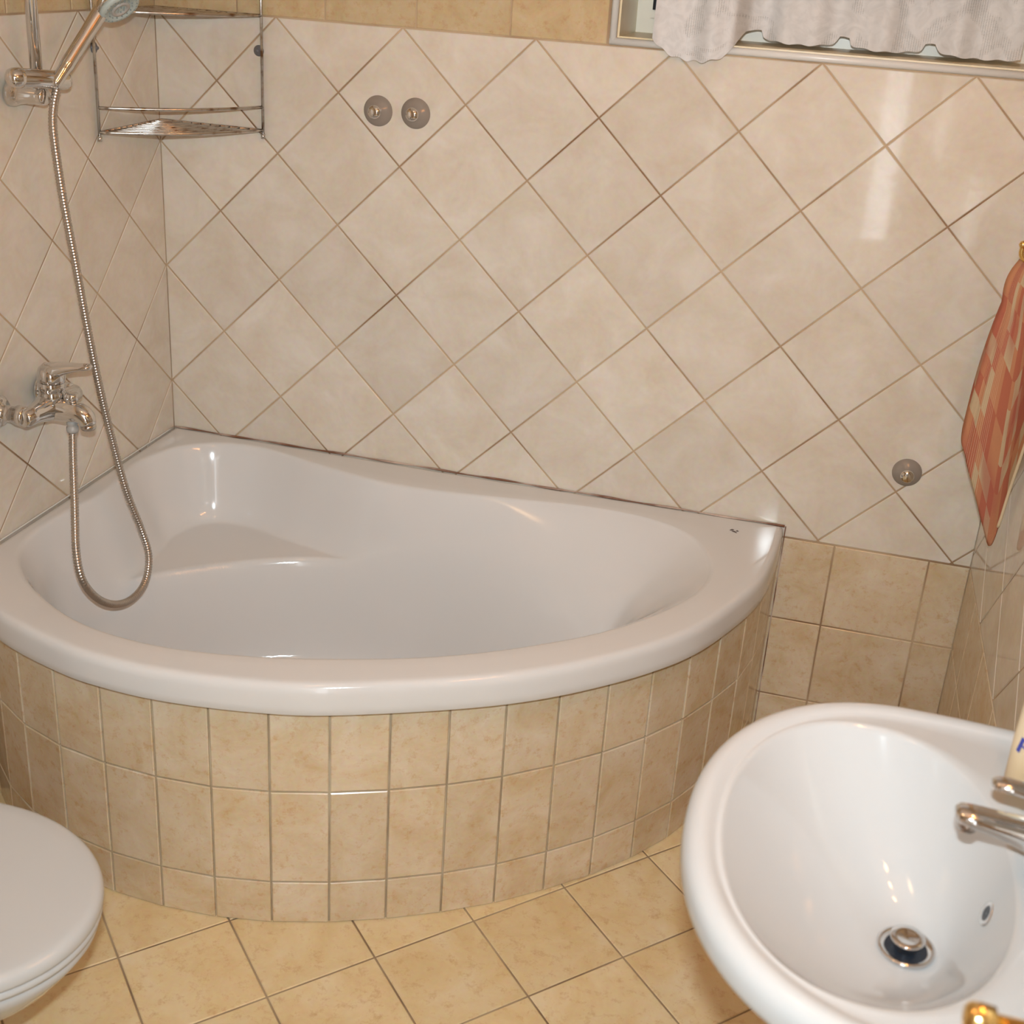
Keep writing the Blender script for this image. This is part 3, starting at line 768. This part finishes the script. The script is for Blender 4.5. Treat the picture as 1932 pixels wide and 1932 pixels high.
# ------------------------------------------------------------------ towel on its brass hook
hk = empty('towel_hook', (XR, -0.315, 1.25), 'small brass wall hook holding the checked towel', 'hook')
mb = MB(); mb.lathe([(0.0008, 0.018), (0.004, 0.018), (0.007, 0.012), (0.010, 0.006)], (XR, -0.315, 1.250), (-1, 0, 0), 24)
mb.build('back_plate', M['brass'], hk, True)
obj('hook_arm', *tube([tuple(p) for p in catmull([(XR - 0.006, -0.315, 1.250), (XR - 0.035, -0.315, 1.243), (XR - 0.062, -0.315, 1.236), (XR - 0.080, -0.315, 1.246), (XR - 0.082, -0.315, 1.262)], 6)], 0.0042, 12), M['brass'], hk, True)
mb = MB(); mb.lathe([(-0.007, 0.001), (-0.005, 0.005), (0, 0.007), (0.005, 0.005), (0.007, 0.001)], (XR - 0.082, -0.315, 1.266), (0, 0, 1), 18)
mb.build('hook_tip', M['brass'], hk, True)

bot = catmull([(1.797, -0.262, 0.905), (1.803, -0.285, 0.872), (1.820, -0.297, 0.830), (1.839, -0.300, 0.788), (1.862, -0.310, 0.735), (1.880, -0.322, 0.702), (1.885, -0.335, 0.760),
               (1.886, -0.352, 0.825), (1.886, -0.402, 0.945), (1.886, -0.440, 1.030), (1.888, -0.450, 1.090)], 10)
NV, NU = 44, len(bot)
tv, tuvs = [], []
top0, top1 = np.array((1.829, -0.290, 1.238)), np.array((1.872, -0.345, 1.240))
for i in range(NU):
    u = i / (NU - 1); T = top0 + (top1 - top0) * u; Bp = bot[i]
    for k in range(NV):
        v_ = k / (NV - 1); p = T + (Bp - T) * v_
        bulge = math.sin(math.pi * min(1, v_ * 1.0)) * 0.012 + 0.010 * math.sin(math.pi * min(v_ / 0.25, 1.0)) * (1 if v_ < 0.25 else 0)
        p = p + np.array((-0.75, 0.0, 0.35)) * bulge * (1 - u) ** 1.5
        fold = math.sin(u * 2 * math.pi * 3.4 + 0.6) * 0.009 * (0.25 + 0.75 * v_) * math.sin(math.pi * min(1, u * 6)) * (1 if u < 0.9 else 0.5)
        p = p + np.array((-0.35, -0.93, 0.0)) * fold
        p[0] = min(p[0], XR - 0.012)
        tv.append(tuple(p)); tuvs.append((u * 0.62, v_ * 0.55))
tf = [(i * NV + k, (i + 1) * NV + k, (i + 1) * NV + k + 1, i * NV + k + 1) for i in range(NU - 1) for k in range(NV - 1)]
towel = obj('towel', tv, tf, M['towel'], None, True, fix=False)
ul = towel.data.uv_layers.new(name='UVMap')
for lp in towel.data.loops: ul.data[lp.index].uv = tuvs[lp.vertex_index]
so = towel.modifiers.new('thick', 'SOLIDIFY'); so.thickness = 0.004; so.offset = 0
tag(towel, 'red and beige checked towel hanging from a brass hook', 'towel')
hem = [tv[i * NV + NV - 1] for i in range(58, NU)]
obj('hem', *tube(hem, 0.0028, 8), M['hem'], towel, True)

# ------------------------------------------------------------------ lace curtain
cu = []; cuv = []; NX, NZ = 150, 60
def lobe(x, x0, x1): t = (x - x0) / (x1 - x0); return math.sqrt(max(0, 1 - (2 * t - 1) ** 2)) if 0 <= t <= 1 else 0.0
for i in range(NX):
    x = 1.104 + (1.800 - 1.104) * i / (NX - 1)
    s_front = float(1 - sstep((x - 1.255) / 0.03))
    zb_front = 1.553 - 0.056 * lobe(x, 1.10, 1.275) + 0.0025 * math.cos(x * 190)
    zb_back = 1.5585 - 0.020 * max(lobe(x, 1.305, 1.455), lobe(x, 1.478, 1.62), lobe(x, 1.645, 1.82)) ** 0.5 + 0.0015 * math.cos(x * 150)
    zb = zb_front * s_front + zb_back * (1 - s_front)
    yy = -0.030 * s_front + 0.070 * (1 - s_front)
    for k in range(NZ):
        t = k / (NZ - 1); z = zb + (2.13 - zb) * t
        w = 0.011 * math.sin((x - 1.1) * 42 + 0.8 * math.sin(z * 3)) + 0.006 * math.sin((x - 1.1) * 95)
        up = min(1.0, t * 1.2)
        y = (yy + w) * (1 - up) + up * (0.045 + w)
        cu.append((x, y, z)); cuv.append((x, z))
cf = [(i * NZ + k, (i + 1) * NZ + k, (i + 1) * NZ + k + 1, i * NZ + k + 1) for i in range(NX - 1) for k in range(NZ - 1)]
cur = obj('lace_curtain', cu, cf, M['lace'], None, True, fix=False)
ul = cur.data.uv_layers.new(name='UVMap')
for lp in cur.data.loops: ul.data[lp.index].uv = cuv[lp.vertex_index]
tag(cur, 'white lace curtain with scalloped hem hanging at the window', 'curtain')
obj('curtain_rod', *tube([(WX0 + 0.006, 0.045, 2.135), (WX1 - 0.006, 0.045, 2.135)], 0.006, 10), M['pvc'], cur, True)

# ------------------------------------------------------------------ washbasin on the right wall
YB, ZB = -1.467, 0.850
basin = empty('washbasin', (XR, YB, 0.0), 'white ceramic washbasin mounted on the right wall', 'washbasin')
CB = np.array((1.700, YB + 0.012))
def sup(c, ax, ay, ex, n=220):
    out = []
    for k in range(n):
        t = 2 * math.pi * k / n; cx_, sy2 = math.cos(t), math.sin(t)
        out.append((c[0] + ax * math.copysign(abs(cx_) ** (2 / ex), cx_), c[1] + ay * math.copysign(abs(sy2) ** (2 / ex), sy2)))
    return np.array(out)
ol = []
for t in np.linspace(math.pi / 2, 3 * math.pi / 2, 120):
    cx_, sy2 = math.cos(t), math.sin(t)
    ol.append((1.690 + 0.2445 * math.copysign(abs(cx_) ** (2 / 2.15), cx_), YB + 0.285 * math.copysign(abs(sy2) ** (2 / 2.15), sy2)))
for q in ((1.74, -0.2845), (1.80, -0.280), (1.85, -0.274), (1.885, -0.268), (1.899, -0.258), (1.9035, -0.24)): ol.append((q[0], YB + q[1]))
for yq in np.linspace(-0.22, 0.22, 20): ol.append((1.9035, YB + yq))
for q in ((1.9035, 0.24), (1.899, 0.258), (1.885, 0.268), (1.85, 0.274), (1.80, 0.280), (1.74, 0.2845)): ol.append((q[0], YB + q[1]))
ol = np.array(ol)
bo = sup((1.636, YB), 0.147, 0.2215, 2.15)
def polar2(poly, th, c):
    global CT
    keep = CT; CT = c; r_ = polar(poly, th); CT = keep; return r_
th2 = np.linspace(0, 2 * math.pi, 240, endpoint=False)
RO2 = np.array([polar2(ol, t, CB) for t in th2]); BO2 = np.array([polar2(bo, t, CB) for t in th2])
dv2 = CB - RO2; dv2 /= np.linalg.norm(dv2, axis=1)[:, None]
DR = np.array((1.699, -1.452))                                   # drain
def bowl_z(P):
    out = []
    for p in P:
        d = np.array(p) - CB; l = np.hypot(*d); Rr = 0.1
        if l > 1e-6: Rr = np.hypot(*(polar2(bo, math.atan2(d[1], d[0]), CB) - CB))
        t = min(max((l - 0.034) / (Rr - 0.034), 0), 1)
        out.append(ZB - 0.010 - 0.134 * (1 - t ** 1.75))
    return np.array(out)
rg = []
def ring2(P, z):
    z = np.broadcast_to(z, (len(P),)); rg.append([(p[0], p[1], q) for p, q in zip(P, z)])
# underside
for s, z in ((0.20, 0.640), (0.42, 0.650), (0.62, 0.690), (0.78, 0.750), (0.88, 0.790), (0.935, 0.806), (0.965, 0.810)):
    P = CB + (RO2 - CB) * s; P[:, 0] = np.where(RO2[:, 0] > 1.88, np.maximum(P[:, 0], np.minimum(RO2[:, 0], 1.90)), P[:, 0]); ring2(P, z)
for off, z in ((0.004, 0.8105), (0.0008, 0.814), (0.0, 0.820), (0.0005, 0.832), (0.0030, 0.8405), (0.0080, 0.8465), (0.0140, 0.8495), (0.0190, ZB), (0.0240, 0.8492), (0.0290, 0.8468), (0.0330, 0.8440)):
    ring2(RO2 + dv2 * off, z)
a = RO2 + dv2 * 0.0330; bb = BO2 - dv2 * 0.004
for t in (0.25, 0.5, 0.75): ring2(a + (bb - a) * t, 0.8440 - 0.0008 * math.sin(math.pi * t))
ring2(bb, 0.8438); ring2(BO2, 0.8400)
for s in 1 - np.linspace(0, 1, 46)[1:] ** 1.2 * 0.985:
    P = CB + (BO2 - CB) * s; ring2(P, bowl_z(P))
v, f = rings_mesh(rg, True, True)
obj('bowl', v, f, M['ceramic'], basin, True)
mb = MB()
prof = [(0.0, 0.095, 0.082), (0.03, 0.093, 0.080), (0.10, 0.080, 0.070), (0.35, 0.074, 0.066), (0.58, 0.082, 0.072), (0.645, 0.100, 0.085)]
pr = []
for z, ax, ay in prof: pr.append([(1.775 + ax * math.cos(t), YB + ay * math.sin(t), z + 0.0005) for t in np.linspace(0, 2 * math.pi, 40, endpoint=False)])
mb.add(*rings_mesh(pr, True, True)); mb.build('pedestal', M['ceramic'], basin, True)
zd = float(bowl_z(np.array([DR]))[0]) + 0.0028
dax = Vector((-0.03, 0.0, 1)).normalized(); db = Vector((DR[0], DR[1], zd))
mb = MB(); mb.lathe([(-0.002, 0.0300), (0.0015, 0.0310), (0.0030, 0.0295), (0.0018, 0.0250), (-0.0010, 0.0225)], db, dax, 40, False)
drain = mb.build('drain_ring', M['chrome'], basin, True)
mb = MB(); mb.lathe([(-0.0006, 0.0232), (-0.0006, 0.001)], db, dax, 40, False)
mb.build('drain_hole', M['dark'], drain, True)
mb = MB(); mb.lathe([(-0.001, 0.0120), (0.0100, 0.0125), (0.0115, 0.0180), (0.0140, 0.0188), (0.0152, 0.0176), (0.0140, 0.011), (0.0132, 0.001)], db, dax, 40)
mb.build('plug', M['chrome'], drain, True)
ovp = np.array([[1.7690, YB + 0.010]]); zo = float(bowl_z(ovp)[0])
ob = Vector((1.7690, YB + 0.010, zo)); oax = Vector((-1, 0, 0.36)).normalized()
mb = MB(); mb.lathe([(-0.003, 0.0135), (0.0005, 0.0140), (0.0020, 0.0125), (0.0012, 0.0085)], ob, oax, 28, False)
ov = mb.build('overflow_ring', M['chrome'], basin, True)
mb = MB(); mb.lathe([(0.0010, 0.0086), (0.0010, 0.001)], ob, oax, 28, False)
mb.build('overflow_hole', M['dark'], ov, True)

# tap on the basin deck
YT = YB
tap = empty('basin_tap', (1.845, YT, 0.845), 'chrome single lever tap on the washbasin', 'mixer tap')
mb = MB(); mb.lathe([(0, 0.027), (0.006, 0.027), (0.009, 0.0235), (0.050, 0.0225), (0.072, 0.0240), (0.076, 0.0225)], (1.845, YT, 0.8440), (0, 0, 1), 32)
mb.build('tap_body', M['chrome'], tap, True)
def blade(secs, yc, n=20):
    v, f = [], []
    for x, z, hw, hh in secs:
        for k in range(n):
            a = 2 * math.pi * k / n
            v.append((x, yc + hw * math.copysign(abs(math.cos(a)) ** 0.75, math.cos(a)), z + hh * math.copysign(abs(math.sin(a)) ** 0.75, math.sin(a))))
    for i in range(len(secs) - 1):
        for k in range(n): f.append((i * n + k, i * n + (k + 1) % n, (i + 1) * n + (k + 1) % n, (i + 1) * n + k))
    f += [tuple(range(n)), tuple((len(secs) - 1) * n + k for k in range(n))]
    return v, f
mb = MB(); mb.add(*blade([(1.846, 0.884, 0.0215, 0.026), (1.815, 0.889, 0.0205, 0.0210), (1.785, 0.895, 0.0185, 0.0150), (1.755, 0.9005, 0.0165, 0.0105), (1.732, 0.9035, 0.0155, 0.0088), (1.718, 0.9045, 0.0135, 0.0080), (1.7125, 0.9048, 0.0080, 0.0050)], YT))
spb = mb.build('spout', M['chrome'], tap, True)
mb = MB(); mb.lathe([(0, 0.0095), (0.004, 0.0105), (0.010, 0.0105)], (1.7265, YT, 0.8885), (0, 0, 1), 24)
mb.build('aerator', M['wire'], spb, True)
mb = MB(); mb.lathe([(0, 0.0235), (0.012, 0.0240), (0.020, 0.0215), (0.026, 0.014), (0.028, 0.001)], (1.845, YT, 0.922), (-0.05, 0, 1), 32)
mb.add(*blade([(1.846, 0.934, 0.020, 0.010), (1.815, 0.9405, 0.0170, 0.0080), (1.785, 0.9450, 0.0135, 0.0062), (1.760, 0.9475, 0.0112, 0.0055), (1.745, 0.9480, 0.0095, 0.0050), (1.7395, 0.9480, 0.0050, 0.0028)], YT))
mb.build('lever', M['chrome'], tap, True)

# bottle beside the tap
bottle = empty('soap_bottle', (1.826, -1.300, 0.8435), 'cream coloured toiletry bottle with blue lettering on the washbasin', 'bottle')
bx, by, bz = 1.826, -1.300, 0.8432
pr = []
for z, ax, ay in ((0.0005, 0.036, 0.021), (0.004, 0.0395, 0.0235), (0.060, 0.0400, 0.0240), (0.110, 0.0380, 0.0225), (0.135, 0.031, 0.0195), (0.146, 0.018, 0.0165), (0.150, 0.0155, 0.0155),
                  (0.151, 0.0170, 0.0170), (0.172, 0.0160, 0.0160), (0.175, 0.0130, 0.0130)):
    pr.append([(bx + ax * math.cos(t), by + ay * math.sin(t), bz + z) for t in np.linspace(0, 2 * math.pi, 36, endpoint=False)])
mb = MB(); mb.add(*rings_mesh(pr[:7], True, True)); bbody = mb.build('bottle_body', M['bottle'], bottle, True)
mb = MB(); mb.add(*rings_mesh(pr[7:], True, True)); mb.build('cap', M['plastic_white'], bottle, True)
tcv = bpy.data.curves.new('lettering', 'FONT'); tcv.body = 'Fau'; tcv.size = 0.030; tcv.extrude = 0.0002; tcv.shear = 0.12
to = bpy.data.objects.new('lettering_curve', tcv); col.objects.link(to)
dg = bpy.context.evaluated_depsgraph_get()
tme = bpy.data.meshes.new_from_object(to.evaluated_get(dg)); bpy.data.objects.remove(to)
tx = np.array([v.co[:] for v in tme.vertices])
for v in tme.vertices:          # wrap the print on the bottle's front face
    xx = -0.0388 + v.co.x; zz = 0.050 + v.co.y - 0.45 * v.co.x
    zz_ = min(max(zz, 0.004), 0.11)
    ax = np.interp(zz_, [0.004, 0.06, 0.11], [0.0395, 0.040, 0.038]); ay = np.interp(zz_, [0.004, 0.06, 0.11], [0.0235, 0.0240, 0.0225])
    q = max(0.0, 1 - (xx / ax) ** 2)
    v.co = (bx + xx, by - ay * math.sqrt(q) - 0.0005 - v.co.z, bz + zz)
tme.materials.clear(); tme.materials.append(M['ink'])
lo = bpy.data.objects.new('lettering', tme); col.objects.link(lo); adopt(lo, bottle)

# brass towel arm sticking out of the right wall in front of the basin
arm = empty('towel_rail', (XR, -1.900, 1.045), 'polished brass towel arm with a rounded end above the washbasin edge', 'towel rail')
az, ay_ = 1.034, -1.882
mb = MB(); mb.lathe([(0.001, 0.026), (0.005, 0.026), (0.009, 0.020), (0.014, 0.012)], (XR, ay_, az), (-1, 0, 0), 28)
mb.build('wall_plate', M['brass'], arm, True)
obj('arm_bar', *tube([(XR - 0.010, ay_, az), (1.690, ay_, az)], 0.0072, 20), M['brass'], arm, True)
mb = MB(); mb.lathe([(0, 0.0080), (0.001, 0.0115), (0.010, 0.0122), (0.017, 0.0115), (0.0205, 0.0085), (0.0215, 0.002)], (1.6905, ay_, az), (-1, 0, 0), 28)
mb.build('end_knob', M['brass'], arm, True)

# ------------------------------------------------------------------ toilet on the left wall
YW = -1.462
wc = empty('toilet', (0.35, YW, 0), 'white ceramic toilet with closed lid beside the bathtub', 'toilet')
def lid_outline(grow=0.0, n=96, xb=0.185):
    P = []
    for k in range(n):
        t = 2 * math.pi * k / n; c, s = math.cos(t), math.sin(t)
        if c >= 0: x = 0.440 + (0.242 + grow) * c; y = (0.190 + grow) * s
        else: x = 0.440 + (0.440 - xb + grow) * math.copysign(abs(c) ** 0.55, c); y = (0.190 + grow) * math.copysign(abs(s) ** 0.85, s)
        P.append((x, YW + y))
    return np.array(P)
def flat(P, z): return [(p[0], p[1], z) for p in P]
cc = np.array((0.430, YW))
def shrink(P, s): return cc + (P - cc) * s
Lo = lid_outline(0.0)
v, f = rings_mesh([flat(shrink(Lo, 0.97), 0.4180), flat(shrink(Lo, 0.995), 0.4185), flat(Lo, 0.4215), flat(Lo, 0.428), flat(shrink(Lo, 0.992), 0.4340), flat(shrink(Lo, 0.972), 0.4385), flat(shrink(Lo, 0.94), 0.4405), flat(shrink(Lo, 0.85), 0.4418), flat(shrink(Lo, 0.5), 0.4430), flat(shrink(Lo, 0.02), 0.4435)], True, True)
obj('lid', v, f, M['plastic_white'], wc, True)
So = lid_outline(-0.002)
v, f = rings_mesh([flat(shrink(So, 0.80), 0.402), flat(shrink(So, 0.96), 0.4005), flat(shrink(So, 0.992), 0.4025), flat(So, 0.408), flat(shrink(So, 0.992), 0.4135), flat(shrink(So, 0.96), 0.4165), flat(shrink(So, 0.8), 0.4165)], True, True)
obj('seat', v, f, M['plastic_white'], wc, True)
Bo = lid_outline(-0.008)
def sk2(P, s, xs): Q = shrink(P, s); Q[:, 0] += xs; return Q
v, f = rings_mesh([flat(sk2(Bo, 0.56, -0.09), 0.001), flat(sk2(Bo, 0.56, -0.09), 0.04), flat(sk2(Bo, 0.50, -0.10), 0.10), flat(sk2(Bo, 0.50, -0.09), 0.17), flat(sk2(Bo, 0.60, -0.06), 0.235), flat(sk2(Bo, 0.76, -0.03), 0.290), flat(sk2(Bo, 0.89, -0.012), 0.335), flat(sk2(Bo, 0.965, -0.003), 0.370), flat(Bo, 0.388), flat(shrink(Bo, 0.99), 0.398), flat(shrink(Bo, 0.95), 0.4005)], True, True)
obj('bowl', v, f, M['ceramic'], wc, True)
def rbox(x0, x1, y0, y1, z0, z1, r):
    bm = bmesh.new(); bmesh.ops.create_cube(bm, size=1)
    for vv in bm.verts: vv.co = Vector(((x0 + x1) / 2 + vv.co.x * (x1 - x0), (y0 + y1) / 2 + vv.co.y * (y1 - y0), (z0 + z1) / 2 + vv.co.z * (z1 - z0)))
    bmesh.ops.bevel(bm, geom=bm.edges[:], offset=r, segments=4, profile=0.5, affect='EDGES')
    v = [tuple(q.co) for q in bm.verts]; bm.verts.index_update(); f = [tuple(q.index for q in fc.verts) for fc in bm.faces]; bm.free(); return v, f
obj('cistern', *rbox(0.004, 0.180, YW - 0.19, YW + 0.19, 0.415, 0.760, 0.025), M['ceramic'], wc, True)
obj('cistern_lid', *rbox(0.003, 0.188, YW - 0.198, YW + 0.198, 0.760, 0.790, 0.010), M['ceramic'], wc, True)
mb = MB(); mb.lathe([(0, 0.022), (0.005, 0.021), (0.007, 0.016), (0.0075, 0.001)], (0.095, YW, 0.790), (0, 0, 1), 24)
mb.build('flush_button', M['chrome'], wc, True)

# ------------------------------------------------------------------ unseen mirrored box added to keep the wall lamp off the basin deck
blocker = empty('lamp_blocker', (XR, -1.50, 1.15), 'unseen white mirrored box added to shade the washbasin from the wall lamp', 'light blocker')
MB().box(1.785, XR - 0.0005, -1.78, -1.25, 1.15, 1.74).build('blocker_body', M['paint'], blocker)
MB().box(1.780, 1.785, -1.778, -1.252, 1.152, 1.738).build('blocker_mirror', plain('mirror', (0.85, 0.86, 0.86), 0.01, 1.0), blocker)

# ------------------------------------------------------------------ warm lamp above the mirror place, right wall
lamp = empty('wall_lamp', (XR, -1.47, 1.93), 'brass wall lamp with three warm bulbs above the washbasin', 'lamp')
LZ = 1.93
mb = MB(); mb.box(XR - 0.028, XR - 0.0005, -1.72, -1.22, LZ - 0.035, LZ + 0.035); mb.build('lamp_plate', M['brass'], lamp)
for yl in (-1.66, -1.47, -1.28):
    mb = MB(); mb.lathe([(0.026, 0.018), (0.060, 0.018), (0.064, 0.022), (0.078, 0.022)], (XR, yl, LZ), (-1, 0, 0), 20); mb.build('lamp_holder', M['brass'], lamp, True)
    mb = MB(); mb.lathe([(0.078, 0.014), (0.086, 0.016), (0.098, 0.026), (0.112, 0.032), (0.126, 0.032), (0.139, 0.025), (0.146, 0.012), (0.147, 0.001)], (XR, yl, LZ), (-1, 0, 0), 24); mb.build('bulb', M['bulb'], lamp, True)

# ------------------------------------------------------------------ ceiling lamp, middle of the room
cl = empty('ceiling_lamp', (0.95, -1.75, ZC), 'round frosted ceiling lamp in the middle of the room', 'lamp')
mt, nt, b = new_mat('lamp_globe')
b.inputs['Base Color'].default_value = (0.9, 0.85, 0.75, 1)
b.inputs['Emission Color'].default_value = (1.0, 0.56, 0.25, 1)
b.inputs['Emission Strength'].default_value = GLOBE
M['globe'] = mt
mb = MB(); mb.lathe([(0.0005, 0.060), (0.012, 0.060), (0.016, 0.050)], (0.95, -1.75, ZC), (0, 0, -1), 32); mb.build('ceiling_plate', M['brass'], cl, True)
mb = MB(); mb.lathe([(0.015, 0.045), (0.030, 0.072), (0.055, 0.090), (0.085, 0.092), (0.110, 0.080), (0.130, 0.055), (0.142, 0.025), (0.145, 0.001)], (0.95, -1.75, ZC), (0, 0, -1), 32); mb.build('globe', M['globe'], cl, True)
